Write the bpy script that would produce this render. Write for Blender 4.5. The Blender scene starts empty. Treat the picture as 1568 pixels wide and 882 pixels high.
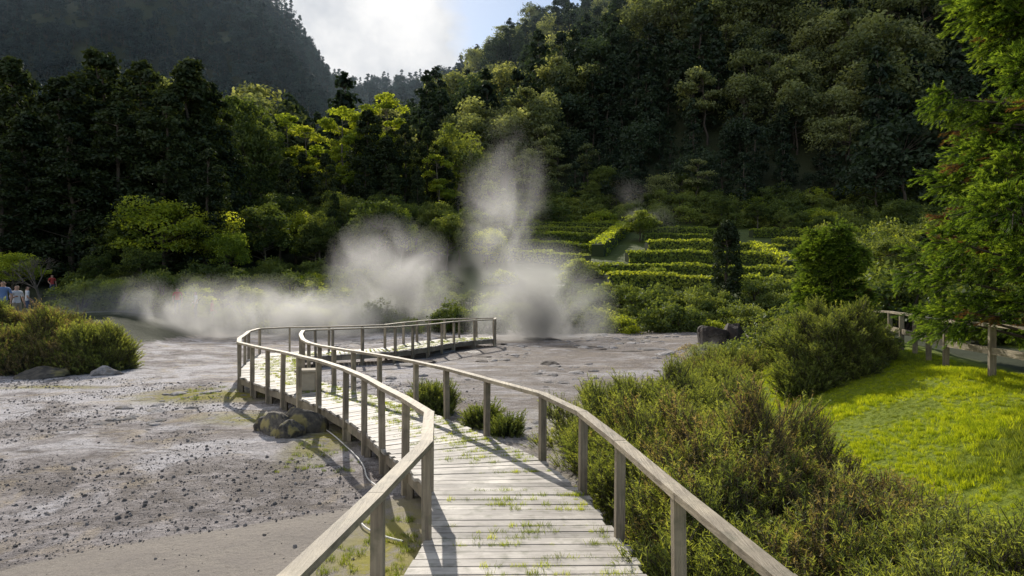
import bpy, bmesh, math, random
import numpy as np
from mathutils import Vector, Matrix
rng=np.random.default_rng(7); random.seed(5)
scene=bpy.context.scene
COL=scene.collection
U=lambda a,b,n=None: rng.uniform(a,b,n)

# ---------------------------------------------------------------- noise / terrain
def _h(ix,iy,s):
    n=(ix*374761393+iy*668265263+s*974634777)&0x7fffffff
    n=((n^(n>>13))*1274126177)&0x7fffffff
    return ((n^(n>>16))&0xffff)/65535.0
def vn(x,y,s=0):
    x=np.asarray(x,float);y=np.asarray(y,float)
    ix=np.floor(x).astype(np.int64);iy=np.floor(y).astype(np.int64)
    fx=x-ix;fy=y-iy;fx=fx*fx*(3-2*fx);fy=fy*fy*(3-2*fy)
    a=_h(ix,iy,s);b=_h(ix+1,iy,s);c=_h(ix,iy+1,s);d=_h(ix+1,iy+1,s)
    return (a*(1-fx)+b*fx)*(1-fy)+(c*(1-fx)+d*fx)*fy
def fbm(x,y,s=0,o=4):
    t=0;a=.5
    for i in range(o):
        t=t+a*(vn(x,y,s+i*7)-.5);x=x*2.03;y=y*2.03;a*=.5
    return t
def ss(a,b,v):
    t=np.clip((v-a)/(b-a),0,1);return t*t*(3-2*t)
def gz(x,y):
    x=np.asarray(x,float);y=np.asarray(y,float)
    z=.2*(np.clip(y,42,100)-42)+.405*(np.clip(y,100,520)-100)-.3*np.maximum(0,y-520)+.52*x*ss(95,220,y)
    z=np.maximum(z,.12*np.maximum(0,y-42))
    yl=np.clip(y,0,430)
    zl=np.minimum(95+1.28*(-96-x),.85*(yl-190)); zl=np.minimum(zl,230)
    zf=190-.55*np.abs(y-620)-.1*np.abs(x+100)
    z=np.maximum(np.maximum(z,zl),zf)
    z=z+fbm(x/55,y/55,3)*48*ss(115,230,y)
    xs=2.4+np.maximum(0,y-14)*.55
    z=z+1.3*ss(xs,xs+5.2,x)*(1-ss(38,55,y))
    z=z+1.3*ss(-15.5,-21,x)*ss(19,27,y)*(1-ss(45,60,y))
    nb=ss(1.0,2.2,np.abs(x))*(1-ss(60,90,y))
    z=z+(fbm(x/1.6,y/1.6,11)*.10+fbm(x/.5,y/.5,12,2)*.04)*nb
    z=z+fbm(x/5,y/5,13)*.5*ss(20,30,y)*(1-ss(60,90,y))
    return z
def g1(x,y): return float(gz(np.array([x]),np.array([y]))[0])

# ---------------------------------------------------------------- materials
def newmat(name):
    m=bpy.data.materials.new(name);m.use_nodes=True
    nt=m.node_tree;nt.nodes.clear()
    out=nt.nodes.new('ShaderNodeOutputMaterial')
    return m,nt,out
def N(nt,t,**k):
    n=nt.nodes.new(t)
    for a,b in k.items(): setattr(n,a,b)
    return n
def L(nt,a,b): nt.links.new(a,b)
def mixc(nt,fac,a,b,mode='MIX'):
    n=N(nt,'ShaderNodeMix',data_type='RGBA',blend_type=mode)
    for s,v in ((0,fac),(6,a),(7,b)):
        if hasattr(v,'is_output') or isinstance(v,bpy.types.NodeSocket): L(nt,v,n.inputs[s])
        else: n.inputs[s].default_value=v if s==0 else (*v,1)
    return n.outputs[2]
def math_(nt,op,a,b=0.0,c=None,clamp=False):
    n=N(nt,'ShaderNodeMath',operation=op);n.use_clamp=clamp
    for i,v in enumerate((a,b,c)):
        if v is None: continue
        if isinstance(v,bpy.types.NodeSocket): L(nt,v,n.inputs[i])
        else: n.inputs[i].default_value=v
    return n.outputs[0]
def noise(nt,vec,scale,detail=5,rough=.55,dist=0):
    n=N(nt,'ShaderNodeTexNoise');n.inputs['Scale'].default_value=scale
    n.inputs['Detail'].default_value=detail;n.inputs['Roughness'].default_value=rough
    n.inputs['Distortion'].default_value=dist
    if vec is not None: L(nt,vec,n.inputs['Vector'])
    return n.outputs[0]
def mapr(nt,v,a,b,c=0.,d=1.):
    n=N(nt,'ShaderNodeMapRange');L(nt,v,n.inputs[0])
    for i,q in enumerate((a,b,c,d)): n.inputs[i+1].default_value=q
    return n.outputs[0]
def mapping(nt,vec,scale):
    n=N(nt,'ShaderNodeMapping');n.inputs['Scale'].default_value=scale;L(nt,vec,n.inputs[0]);return n.outputs[0]
def attr(nt,name):
    n=N(nt,'ShaderNodeAttribute');n.attribute_name=name;return n.outputs['Fac']

def foliage(name,dark,light,tr=.4,trc=None,rnd=.35):
    m,nt,out=newmat(name)
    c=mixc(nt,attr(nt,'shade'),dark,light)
    oi=N(nt,'ShaderNodeObjectInfo')
    v=mapr(nt,oi.outputs['Random'],0,1,1-rnd,1+rnd)
    hsv=N(nt,'ShaderNodeHueSaturation');L(nt,c,hsv.inputs['Color']);L(nt,v,hsv.inputs['Value'])
    hu=mapr(nt,oi.outputs['Random'],0,1,.515,.485);L(nt,hu,hsv.inputs['Hue'])
    p=N(nt,'ShaderNodeBsdfDiffuse');L(nt,hsv.outputs[0],p.inputs['Color'])
    t=N(nt,'ShaderNodeBsdfTranslucent')
    tc=mixc(nt,1.0,hsv.outputs[0],trc or (1.9,1.75,.7),'MULTIPLY');L(nt,tc,t.inputs[0])
    mx=N(nt,'ShaderNodeMixShader');mx.inputs[0].default_value=tr
    L(nt,p.outputs[0],mx.inputs[1]);L(nt,t.outputs[0],mx.inputs[2])
    gl=N(nt,'ShaderNodeBsdfGlossy');gl.inputs['Roughness'].default_value=.5;gl.inputs['Color'].default_value=(.9,.95,.9,1)
    m2=N(nt,'ShaderNodeMixShader');m2.inputs[0].default_value=.018
    L(nt,mx.outputs[0],m2.inputs[1]);L(nt,gl.outputs[0],m2.inputs[2]);L(nt,m2.outputs[0],out.inputs[0])
    return m
def wood(name,scale,base=(.36,.32,.27),dark=(.16,.14,.12)):
    m,nt,out=newmat(name)
    tc=N(nt,'ShaderNodeTexCoord').outputs['Object']
    g=noise(nt,mapping(nt,tc,scale),1.0,6,.65)
    g2=noise(nt,tc,2.2,4)
    c=mixc(nt,mapr(nt,g,.35,.7),dark,base)
    c=mixc(nt,mapr(nt,g2,.45,.75),c,(base[0]*1.25,base[1]*1.25,base[2]*1.22))
    g3=noise(nt,tc,7,5)
    c=mixc(nt,mapr(nt,g3,.52,.70,0,.6),c,(.13,.13,.08))
    sh=mapr(nt,attr(nt,'shade'),0,1,.6,1.2)
    hsv=N(nt,'ShaderNodeHueSaturation');L(nt,c,hsv.inputs['Color']);L(nt,sh,hsv.inputs['Value'])
    p=N(nt,'ShaderNodeBsdfPrincipled');L(nt,hsv.outputs[0],p.inputs['Base Color'])
    p.inputs['Roughness'].default_value=.62;p.inputs['Specular IOR Level'].default_value=.35
    b=N(nt,'ShaderNodeBump');b.inputs['Strength'].default_value=.7;b.inputs['Distance'].default_value=.012
    L(nt,g,b.inputs['Height']);L(nt,b.outputs[0],p.inputs['Normal']);L(nt,p.outputs[0],out.inputs[0])
    return m
def plain(name,col,rough=.8,nz=0.3,sc=20,bump=.3):
    m,nt,out=newmat(name)
    tc=N(nt,'ShaderNodeTexCoord').outputs['Object']
    g=noise(nt,tc,sc,5)
    c=mixc(nt,g,tuple(q*(1-nz) for q in col),tuple(q*(1+nz) for q in col))
    p=N(nt,'ShaderNodeBsdfPrincipled');L(nt,c,p.inputs['Base Color']);p.inputs['Roughness'].default_value=rough
    b=N(nt,'ShaderNodeBump');b.inputs['Strength'].default_value=bump;b.inputs['Distance'].default_value=.02
    L(nt,g,b.inputs['Height']);L(nt,b.outputs[0],p.inputs['Normal']);L(nt,p.outputs[0],out.inputs[0])
    return m
def rockmat(name,a,b,c3,sc=3):
    m,nt,out=newmat(name)
    tc=N(nt,'ShaderNodeTexCoord').outputs['Object']
    g=noise(nt,tc,sc,7,.65);g2=noise(nt,tc,sc*.5,4)
    c=mixc(nt,mapr(nt,g,.35,.65),a,b);c=mixc(nt,mapr(nt,g2,.52,.62),c,c3)
    oi=N(nt,'ShaderNodeObjectInfo');hsv=N(nt,'ShaderNodeHueSaturation')
    L(nt,c,hsv.inputs['Color']);L(nt,mapr(nt,oi.outputs['Random'],0,1,.6,1.4),hsv.inputs['Value'])
    p=N(nt,'ShaderNodeBsdfPrincipled');L(nt,hsv.outputs[0],p.inputs['Base Color']);p.inputs['Roughness'].default_value=.85
    bp=N(nt,'ShaderNodeBump');bp.inputs['Strength'].default_value=.8;bp.inputs['Distance'].default_value=.05
    L(nt,g,bp.inputs['Height']);L(nt,bp.outputs[0],p.inputs['Normal']);L(nt,p.outputs[0],out.inputs[0])
    return m

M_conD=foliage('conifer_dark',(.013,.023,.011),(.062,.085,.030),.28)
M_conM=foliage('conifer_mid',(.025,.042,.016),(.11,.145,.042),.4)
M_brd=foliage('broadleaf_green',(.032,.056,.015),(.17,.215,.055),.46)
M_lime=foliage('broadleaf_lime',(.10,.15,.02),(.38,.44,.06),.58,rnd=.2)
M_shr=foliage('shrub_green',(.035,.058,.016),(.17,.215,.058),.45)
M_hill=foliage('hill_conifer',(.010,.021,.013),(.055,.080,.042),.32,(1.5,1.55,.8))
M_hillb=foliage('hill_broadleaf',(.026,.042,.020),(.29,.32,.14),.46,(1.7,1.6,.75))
M_far=foliage('far_forest_hazed',(.018,.034,.037),(.050,.078,.072),.2,(1.3,1.4,1.))  # bluish leaf colour has distance haze mixed in, besides the haze volume
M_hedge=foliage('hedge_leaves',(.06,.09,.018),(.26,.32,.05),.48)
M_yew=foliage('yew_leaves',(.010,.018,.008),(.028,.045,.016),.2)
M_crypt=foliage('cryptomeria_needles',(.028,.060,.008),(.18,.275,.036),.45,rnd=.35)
M_crbr=foliage('cryptomeria_brown',(.07,.040,.018),(.19,.11,.045),.35)
M_hea=foliage('heather_green',(.055,.08,.022),(.28,.33,.085),.52)
M_heb=foliage('heather_brown',(.09,.072,.036),(.33,.27,.135),.45)
M_gra=foliage('grass_blades',(.16,.22,.012),(.40,.47,.025),.5,rnd=.3)
M_gra2=foliage('dry_grass_blades',(.09,.13,.02),(.22,.27,.045),.45,rnd=.2)
M_bark=plain('bark',(.08,.062,.048),.9,.4,8,.6)
M_barkl=plain('bark_pale',(.15,.125,.10),.9,.4,8,.6)
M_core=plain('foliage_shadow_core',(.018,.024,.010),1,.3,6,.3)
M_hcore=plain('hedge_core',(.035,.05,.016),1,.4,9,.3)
M_plank=wood('weathered_planks',(2.5,45,45),(.52,.48,.43),(.25,.22,.19))
M_rail=wood('weathered_rail',(45,2.5,45),(.46,.39,.28),(.22,.18,.13))
M_post=wood('weathered_post',(45,45,2.5),(.38,.32,.23),(.18,.145,.11))
M_rock=rockmat('grey_rock',(.14,.13,.125),(.42,.39,.38),(.24,.21,.18))
M_rocky=rockmat('sulphur_rock',(.05,.045,.04),(.22,.19,.15),(.36,.30,.12))
M_rockb=rockmat('brown_rock',(.02,.014,.010),(.075,.048,.034),(.045,.032,.022))
M_conc=plain('concrete',(.42,.36,.27),.85,.2,14)
M_cab=plain('cable_plastic',(.6,.58,.55),.5,.1,10)

# ---------------------------------------------------------------- mesh helpers
class MB:
    def __init__(s): s.v=[];s.f=[];s.m=[];s.s=[];s.n=0
    def add(s,v,f,m=0,sh=.5):
        v=np.asarray(v,float).reshape(-1,3);f=np.asarray(f,dtype=np.int64)
        s.v.append(v);s.f+= (f+s.n).tolist();s.m.append(np.full(len(f),m,dtype=np.int32))
        s.s.append(np.broadcast_to(np.asarray(sh,float),(len(v),)).copy());s.n+=len(v)
    def mesh(s,name,mats,smooth=False):
        me=bpy.data.meshes.new(name)
        me.from_pydata(np.concatenate(s.v).tolist(),[],s.f)
        for m in mats: me.materials.append(m)
        me.polygons.foreach_set('material_index',np.concatenate(s.m))
        a=me.attributes.new('shade','FLOAT','POINT');a.data.foreach_set('value',np.concatenate(s.s).astype(np.float32))
        if smooth: me.polygons.foreach_set('use_smooth',np.ones(len(me.polygons),dtype=bool))
        me.update();return me
def obj(name,me,loc=(0,0,0),parent=None,coll=None,rot=(0,0,0),scale=(1,1,1)):
    o=bpy.data.objects.new(name,me);(coll or COL).objects.link(o)
    o.location=loc;o.rotation_euler=rot;o.scale=scale
    if parent: o.parent=parent
    return o
def empty(name): 
    o=bpy.data.objects.new(name,None);COL.objects.link(o);return o
def beam(mb,p0,p1,w,h,m=0,sh=.5,up=(0,0,1)):
    p0=np.array(p0,float);p1=np.array(p1,float);d=p1-p0;d/=np.linalg.norm(d)
    up=np.array(up,float);s=np.cross(d,up);s/=np.linalg.norm(s);u=np.cross(s,d)
    v=[]
    for p in (p0,p1):
        for a,b in ((-1,-1),(1,-1),(1,1),(-1,1)): v.append(p+s*a*w/2+u*b*h/2)
    mb.add(v,[[3,2,1,0],[4,5,6,7],[0,1,5,4],[1,2,6,5],[2,3,7,6],[3,0,4,7]],m,sh)
def tube(mb,p0,p1,r0,r1,n=7,m=0,sh=.5):
    p0=np.array(p0,float);p1=np.array(p1,float);d=p1-p0;d/=np.linalg.norm(d)+1e-9
    a=np.cross(d,(0,0,1) if abs(d[2])<.9 else (1,0,0));a/=np.linalg.norm(a);b=np.cross(d,a)
    t=np.arange(n)*2*math.pi/n;c=np.cos(t)[:,None]*a+np.sin(t)[:,None]*b
    v=np.vstack([p0+c*r0,p1+c*r1]);f=[[i,(i+1)%n,(i+1)%n+n,i+n] for i in range(n)]
    mb.add(v,f,m,sh)
def unit(v): return v/(np.linalg.norm(v,axis=-1,keepdims=True)+1e-9)
def rdir(n): return unit(rng.normal(size=(n,3)))
def leaves(mb,c,nrm,size,m=0,sh=.5,asp=.55):
    n=len(c);nrm=unit(nrm);t=unit(np.cross(nrm,rdir(n)));b=np.cross(nrm,t)
    s=np.broadcast_to(np.asarray(size,float),(n,))[:,None]
    v=np.stack([c+t*s,c+b*s*asp,c-t*s,c-b*s*asp],1).reshape(-1,3)
    f=np.arange(4*n).reshape(-1,4)
    mb.add(v,f,m,np.repeat(np.broadcast_to(sh,(n,)),4))
def needles(mb,base,dirs,ln,w,m=0,sh=.5):
    n=len(base);dirs=unit(dirs);s=unit(np.cross(dirs,rdir(n)))
    ln=np.broadcast_to(ln,(n,))[:,None];w=np.broadcast_to(w,(n,))[:,None]
    v=np.stack([base-s*w*.5,base+s*w*.5,base+dirs*ln+s*w*.12,base+dirs*ln-s*w*.12],1).reshape(-1,3)
    mb.add(v,np.arange(4*n).reshape(-1,4),m,np.repeat(np.broadcast_to(sh,(n,)),4))

def clumps_to(mb,C,CR,nl,ls,flat=.65,axis=(0,0),m=0):
    nc=len(C)
    d=rdir(nc*nl).reshape(nc,nl,3);d[:,:,2]=np.where(d[:,:,2]<-.3,-d[:,:,2],d[:,:,2])
    r=rng.uniform(.35,1.05,(nc,nl,1))**.6
    wob=1+.25*np.sin(d[:,:,0:1]*5+C[:,None,0:1])*np.cos(d[:,:,1:2]*6)
    P=C[:,None,:]+d*r*wob*CR[:,None,None]*np.array([1,1,flat])
    nr=d*.7+rng.normal(size=d.shape)*.5+np.array([0,0,.25])
    cs=rng.uniform(-.35,.35,(nc,1))
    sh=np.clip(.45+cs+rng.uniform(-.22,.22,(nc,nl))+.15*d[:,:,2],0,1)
    leaves(mb,P.reshape(-1,3),nr.reshape(-1,3),rng.uniform(.6,1.3,nc*nl)*ls,m,sh.reshape(-1))
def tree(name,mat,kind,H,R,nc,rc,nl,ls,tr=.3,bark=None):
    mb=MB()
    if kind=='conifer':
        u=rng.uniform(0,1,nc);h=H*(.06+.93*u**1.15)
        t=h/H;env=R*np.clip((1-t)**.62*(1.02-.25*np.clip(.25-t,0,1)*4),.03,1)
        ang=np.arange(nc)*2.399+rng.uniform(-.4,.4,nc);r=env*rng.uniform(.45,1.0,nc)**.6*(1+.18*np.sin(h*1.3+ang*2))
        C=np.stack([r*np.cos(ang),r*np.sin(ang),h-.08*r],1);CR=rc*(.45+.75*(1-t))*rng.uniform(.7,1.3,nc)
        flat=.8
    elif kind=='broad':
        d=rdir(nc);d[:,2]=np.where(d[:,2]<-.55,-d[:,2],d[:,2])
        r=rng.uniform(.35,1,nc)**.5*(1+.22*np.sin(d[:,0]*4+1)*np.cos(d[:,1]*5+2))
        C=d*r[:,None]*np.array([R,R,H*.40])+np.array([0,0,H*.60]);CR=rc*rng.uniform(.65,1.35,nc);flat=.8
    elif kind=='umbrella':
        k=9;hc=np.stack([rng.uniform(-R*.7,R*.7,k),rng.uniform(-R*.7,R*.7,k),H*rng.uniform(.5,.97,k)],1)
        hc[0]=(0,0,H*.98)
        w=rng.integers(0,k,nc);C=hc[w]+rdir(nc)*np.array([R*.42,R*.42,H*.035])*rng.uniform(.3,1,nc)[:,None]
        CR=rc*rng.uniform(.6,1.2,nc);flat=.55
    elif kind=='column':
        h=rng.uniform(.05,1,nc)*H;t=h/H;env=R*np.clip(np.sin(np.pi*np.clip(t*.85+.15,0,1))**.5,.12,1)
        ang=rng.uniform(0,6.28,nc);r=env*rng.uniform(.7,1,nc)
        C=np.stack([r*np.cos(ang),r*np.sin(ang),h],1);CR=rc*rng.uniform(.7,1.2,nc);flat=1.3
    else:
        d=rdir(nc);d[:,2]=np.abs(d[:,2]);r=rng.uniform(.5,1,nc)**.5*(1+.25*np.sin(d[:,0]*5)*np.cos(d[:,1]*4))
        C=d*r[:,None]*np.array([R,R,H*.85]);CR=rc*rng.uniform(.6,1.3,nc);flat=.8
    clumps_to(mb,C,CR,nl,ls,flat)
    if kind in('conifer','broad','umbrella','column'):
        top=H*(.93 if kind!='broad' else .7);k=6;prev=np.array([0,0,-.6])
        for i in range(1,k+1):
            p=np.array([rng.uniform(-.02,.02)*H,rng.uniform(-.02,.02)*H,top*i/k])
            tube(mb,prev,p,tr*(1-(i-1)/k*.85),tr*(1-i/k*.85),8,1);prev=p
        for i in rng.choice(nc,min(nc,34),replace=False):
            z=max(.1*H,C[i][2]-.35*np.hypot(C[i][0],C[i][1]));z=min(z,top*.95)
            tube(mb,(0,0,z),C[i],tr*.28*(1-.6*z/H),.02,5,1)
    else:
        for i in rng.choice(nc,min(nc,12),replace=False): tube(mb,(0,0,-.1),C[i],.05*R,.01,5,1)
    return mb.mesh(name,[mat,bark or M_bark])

def protocol(name): return bpy.data.collections.new(name)
_groups={}
def scatter(name,pts,rots,scl,idx,coll,parent=None):
    me=bpy.data.meshes.new(name);n=len(pts);me.vertices.add(n)
    me.vertices.foreach_set('co',np.asarray(pts,np.float32).ravel())
    a=me.attributes.new('rot','FLOAT_VECTOR','POINT');a.data.foreach_set('vector',np.asarray(rots,np.float32).ravel())
    scl=np.asarray(scl,np.float32)
    if scl.ndim==1: scl=np.repeat(scl[:,None],3,1)
    a=me.attributes.new('scl','FLOAT_VECTOR','POINT');a.data.foreach_set('vector',scl.ravel())
    a=me.attributes.new('pid','INT','POINT');a.data.foreach_set('value',np.asarray(idx,np.int32))
    o=obj(name,me,parent=parent)
    if coll.name not in _groups:
        ng=bpy.data.node_groups.new('scatter_'+coll.name,'GeometryNodeTree')
        ng.interface.new_socket(name='Geometry',in_out='INPUT',socket_type='NodeSocketGeometry')
        ng.interface.new_socket(name='Geometry',in_out='OUTPUT',socket_type='NodeSocketGeometry')
        gi=ng.nodes.new('NodeGroupInput');go=ng.nodes.new('NodeGroupOutput')
        ci=ng.nodes.new('GeometryNodeCollectionInfo');ci.inputs['Collection'].default_value=coll
        ci.inputs['Separate Children'].default_value=True;ci.inputs['Reset Children'].default_value=True
        ip=ng.nodes.new('GeometryNodeInstanceOnPoints');ip.inputs['Pick Instance'].default_value=True
        def na(nm,ty):
            q=ng.nodes.new('GeometryNodeInputNamedAttribute');q.data_type=ty;q.inputs['Name'].default_value=nm
            return [s for s in q.outputs if s.enabled][0]
        ng.links.new(gi.outputs[0],ip.inputs['Points']);ng.links.new(ci.outputs[0],ip.inputs['Instance'])
        ng.links.new(na('rot','FLOAT_VECTOR'),ip.inputs['Rotation']);ng.links.new(na('scl','FLOAT_VECTOR'),ip.inputs['Scale'])
        ng.links.new(na('pid','INT'),ip.inputs['Instance Index']);ng.links.new(ip.outputs[0],go.inputs[0])
        _groups[coll.name]=ng
    md=o.modifiers.new('scatter','NODES');md.node_group=_groups[coll.name]
    return o
def zrot(n): return np.stack([U(-.06,.06,n),U(-.06,.06,n),U(0,6.28,n)],1)
def vrot(v): 
    v=unit(v);return np.stack([np.arccos(np.clip(v[:,2],-1,1)),np.zeros(len(v)),np.arctan2(v[:,0],-v[:,1])],1)

# ---------------------------------------------------------------- boardwalk plan (left edge, right edge)
ST=[((-1.35,1.2),(1.5,1.2)),((-1.03,3.3),(1.27,3.3)),((-.87,4.7),(1.1,4.7)),((-.72,6.25),(.93,6.3)),((-.88,7.74),(.74,7.75)),((-1.32,8.8),(.35,9.1)),
((-1.8,9.8),(-.45,10.6)),((-2.3,10.9),(-1.2,12.0)),((-2.87,12.0),(-1.9,13.1)),((-3.73,13.4),(-2.85,14.4)),((-4.4,14.3),(-3.6,15.3)),
((-5.05,15.2),(-4.25,16.1)),((-5.63,15.9),(-4.8,16.8)),((-6.33,16.8),(-5.3,17.6)),((-7.05,17.8),(-5.75,18.6)),((-7.6,19.2),(-6.1,19.6)),((-8.0,20.6),(-6.5,20.8)),
((-8.5,22.2),(-6.8,21.9)),((-8.75,23.8),(-7.0,22.7)),((-8.0,24.6),(-6.7,23.2)),((-6.7,25.0),(-6.2,23.5)),((-5.6,25.6),(-5.3,24.1)),((-4.85,26.3),(-4.3,24.9)),
((-4.4,28),(-3.3,26.6)),((-3.6,30.2),(-2.5,28.8)),((-2.4,31.5),(-1.7,30.1)),((-.84,32.3),(-.84,30.8))]
ZD=.4
def boardwalk():
    root=empty('wooden_boardwalk')
    mb=MB();cr=[]
    for i in range(len(ST)-1):
        a0,b0=map(np.array,ST[i]);a1,b1=map(np.array,ST[i+1])
        ln=(np.linalg.norm(a1-a0)+np.linalg.norm(b1-b0))/2;n=max(2,round(ln/.165))
        for k in range(n):
            g=.05;t0=(k+g)/n;t1=(k+1-g)/n
            q=[a0+(a1-a0)*t0,b0+(b1-b0)*t0,b0+(b1-b0)*t1,a0+(a1-a0)*t1]
            d=(q[1]-q[0]);d/=np.linalg.norm(d);e0=U(.02,.10);e1=U(.02,.10)
            q[0]=q[0]-d*e0;q[3]=q[3]-d*e0;q[1]=q[1]+d*e1;q[2]=q[2]+d*e1
            z=ZD+U(-.006,.006);z2=ZD+U(-.007,.007)
            v=[(*q[0],z-.04),(*q[1],z2-.04),(*q[2],z2-.04),(*q[3],z-.04),(*q[0],z),(*q[1],z2),(*q[2],z2),(*q[3],z)]
            mb.add(v,[[3,2,1,0],[4,5,6,7],[0,1,5,4],[1,2,6,5],[2,3,7,6],[3,0,4,7]],0,U(.1,1))
            if U(0,1)<.6 or i>4:
                c0=U(.35,.8)
                for _ in range(rng.integers(10,36)):
                    s=rng.normal(c0,.15) if U(0,1)<.75 else U(.85,1.0)
                    if not 0<s<1: continue
                    p=a0+(a1-a0)*(k/n);pb=b0+(b1-b0)*(k/n);p=p+(pb-p)*s;cr.append((p[0],p[1],ZD-.02))
    obj('deck_planks',mb.mesh('deck_planks',[M_plank]),parent=root)
    mb=MB()
    for sd in (0,1):
        for i in range(len(ST)-1):
            a=np.array(ST[i][sd]);b=np.array(ST[i+1][sd])
            beam(mb,(*a,ZD-.13),(*b,ZD-.13),.06,.15,0,U(.2,.6))
            beam(mb,(*a,g1(*a)-.2),(*a,ZD-.2),.1,.1,0,.4,up=(0,1,0))
    obj('deck_joists',mb.mesh('deck_joists',[M_post]),parent=root)
    return root,cr
root,cracks=boardwalk()
def railing(name,pts,h=.9,z0=ZD,parent=None,mid=False,gfn=None,off=0,w=.115,maxs=1.75):
    P=[np.array(pts[0])]
    for a,b in zip(pts[:-1],pts[1:]):
        a=np.array(a);b=np.array(b);k=max(1,math.ceil(np.linalg.norm(b-a)/maxs))
        for j in range(1,k+1): P.append(a+(b-a)*j/k)
    mb=MB();mp=MB()
    Z=[(gfn(*p) if gfn else z0) for p in P]
    for i in range(len(P)-1):
        d=P[i+1]-P[i];d=d/np.linalg.norm(d)
        zz=(U(-.012,.012) if i else 0)
        beam(mb,(*(P[i]-d*.03),Z[i]+h-.025),(*(P[i+1]+d*.03),Z[i+1]+h-.0249+zz*.3),w+U(-.005,.005),.05,0,U(.4,.95))
        if mid: beam(mb,(*(P[i]),Z[i]+h*.5),(*(P[i+1]),Z[i+1]+h*.5),.035,.11,0,U(.3,.9))
    for i,p in enumerate(P):
        j=min(i,len(P)-2);d=P[j+1]-P[j];lean=rng.uniform(-.018,.018,2)
        beam(mp,(p[0],p[1],Z[i]-.36),(p[0]+lean[0],p[1]+lean[1],Z[i]+h-.052),.09+U(-.008,.008),.07,0,U(.2,.9),up=(d[0],d[1],0))
    o=obj(name,mb.mesh(name,[M_rail]),parent=parent);obj(name+'_posts',mp.mesh(name+'_posts',[M_post]),parent=parent)
    return o
Lp=[s[0] for s in ST];Rp=[s[1] for s in ST]
def off(pl,k):
    r=[]
    for i,p in enumerate(pl):
        a=np.array(pl[max(0,i-1)]);b=np.array(pl[min(len(pl)-1,i+1)]);d=b-a;d/=np.linalg.norm(d)
        r.append((p[0]-d[1]*k,p[1]+d[0]*k))
    return r
railing('left_railing',off(Lp,.06),parent=root)
railing('right_railing',off(Rp,-.06),parent=root)
railing('end_railing',[(-.78,32.2),(-.78,30.9)],parent=root)

# ---------------------------------------------------------------- ground sheet
def axis_(lo,hi,st,far0,far1):
    a=list(np.arange(lo,hi,st))
    s=st;v=a[-1]
    while v<far1: s*=1.06;v+=min(s,9);a.append(v)
    s=st;v=a[0];b=[]
    while v>far0: s*=1.06;v-=min(s,9);b.append(v)
    return np.array(b[::-1]+a)
xs=axis_(-16,12,.17,-620,620);ys=axis_(2,36,.17,-80,900)
X,Y=np.meshgrid(xs,ys);Z=gz(X,Y)
nx,ny=len(xs),len(ys)
ii=np.arange(nx*ny).reshape(ny,nx)
F=np.stack([ii[:-1,:-1],ii[:-1,1:],ii[1:,1:],ii[1:,:-1]],-1).reshape(-1,4)
me=bpy.data.meshes.new('ground');me.from_pydata(np.stack([X,Y,Z],-1).reshape(-1,3).tolist(),[],F.tolist())
me.polygons.foreach_set('use_smooth',np.ones(len(F),dtype=bool))
def lawnmask(x,y):
    e=fbm(x/2,y/2,31)*1.2
    xs_=2.3+np.maximum(0,y-14)*.62
    return ss(-.3,.5,x-xs_+e)*(1-ss(24,30,y))
fx=lambda y:7.7+np.maximum(0,y-11)*.27
lawn=lawnmask(X,Y)
terr=ss(48,54,Y)*(1-ss(98,106,Y))*ss(-.11,-.07,X/np.maximum(Y,1))*(1-ss(.44,.5,X/np.maximum(Y,1)))
path=ss(0,.5,X-fx(Y)-.3)*(1-ss(2.6,3.2,X-fx(Y)))*ss(5,7,Y)*(1-ss(24,28,Y))
sand=np.maximum(path,ss(.25,-.25,Y-(8.7+.576*(X+1.55)))*ss(-5.4,-4.6,X)*ss(-.6,-1.0,X)*1.)
def blob(cx,cy,rx,ry): return np.clip(1.3-np.sqrt(((X-cx)/rx)**2+((Y-cy)/ry)**2),0,1)
moss=np.maximum.reduce([blob(-7.6,17.2,1.9,1.2)*1.3,blob(-1.35,6.7,.55,1.9),blob(-5.3,14.2,1.2,.7),blob(-12.5,18.5,1.6,.4),blob(-3.3,12,.5,1.6),blob(2.0,12.5,1.5,4)*.9])
veg=np.maximum.reduce([ss(40,45,Y+fbm(X/6,Y/6,5)*8),ss(-15.5,-18,X)*ss(18,22,Y),ss(-.5,2,X-(3.4+np.maximum(0,Y-14)*.52))*ss(10,14,Y)])
veg=np.maximum(veg,ss(1.0,1.6,X)*(1-ss(12,15,Y))*.9)
pale=np.maximum(ss(11,15,Y+X*.15),ss(-3.5,-6,X)*(1-ss(10.5,12,Y))*.5)*(1-ss(22,27,Y))
dark=np.exp(-((Y-9.3-.3*(X+4))/1.7)**2)*ss(-1,-2,X)
warm=ss(-5,-1,X)*ss(12,16,Y)
for nm,arr in (('lawn',lawn),('terrace',terr),('sand',sand),('moss',moss),('veg',veg),('pale',pale),('darkband',dark),('warm',warm)):
    a=me.attributes.new(nm,'FLOAT','POINT');a.data.foreach_set('value',arr.ravel().astype(np.float32))
m,nt,out=newmat('volcanic_ground')
P=N(nt,'ShaderNodeNewGeometry').outputs['Position']
n1=noise(nt,P,.55,8,.62,.8);n2=noise(nt,P,2.6,8,.7,.5);n3=noise(nt,P,14,6,.72);n5=noise(nt,P,60,4,.75)
n1b=math_(nt,'ADD',n1,math_(nt,'MULTIPLY',attr(nt,'pale'),.085));n1b=math_(nt,'SUBTRACT',n1b,math_(nt,'MULTIPLY',attr(nt,'darkband'),.07))
c=mixc(nt,mapr(nt,n2,.36,.60),(.16,.138,.132),(.50,.45,.44))
c=mixc(nt,mapr(nt,n1b,.50,.61,0,.85),c,(.70,.67,.69))
c=mixc(nt,mapr(nt,n1b,.46,.38,0,.8),c,(.18,.15,.13))
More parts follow.
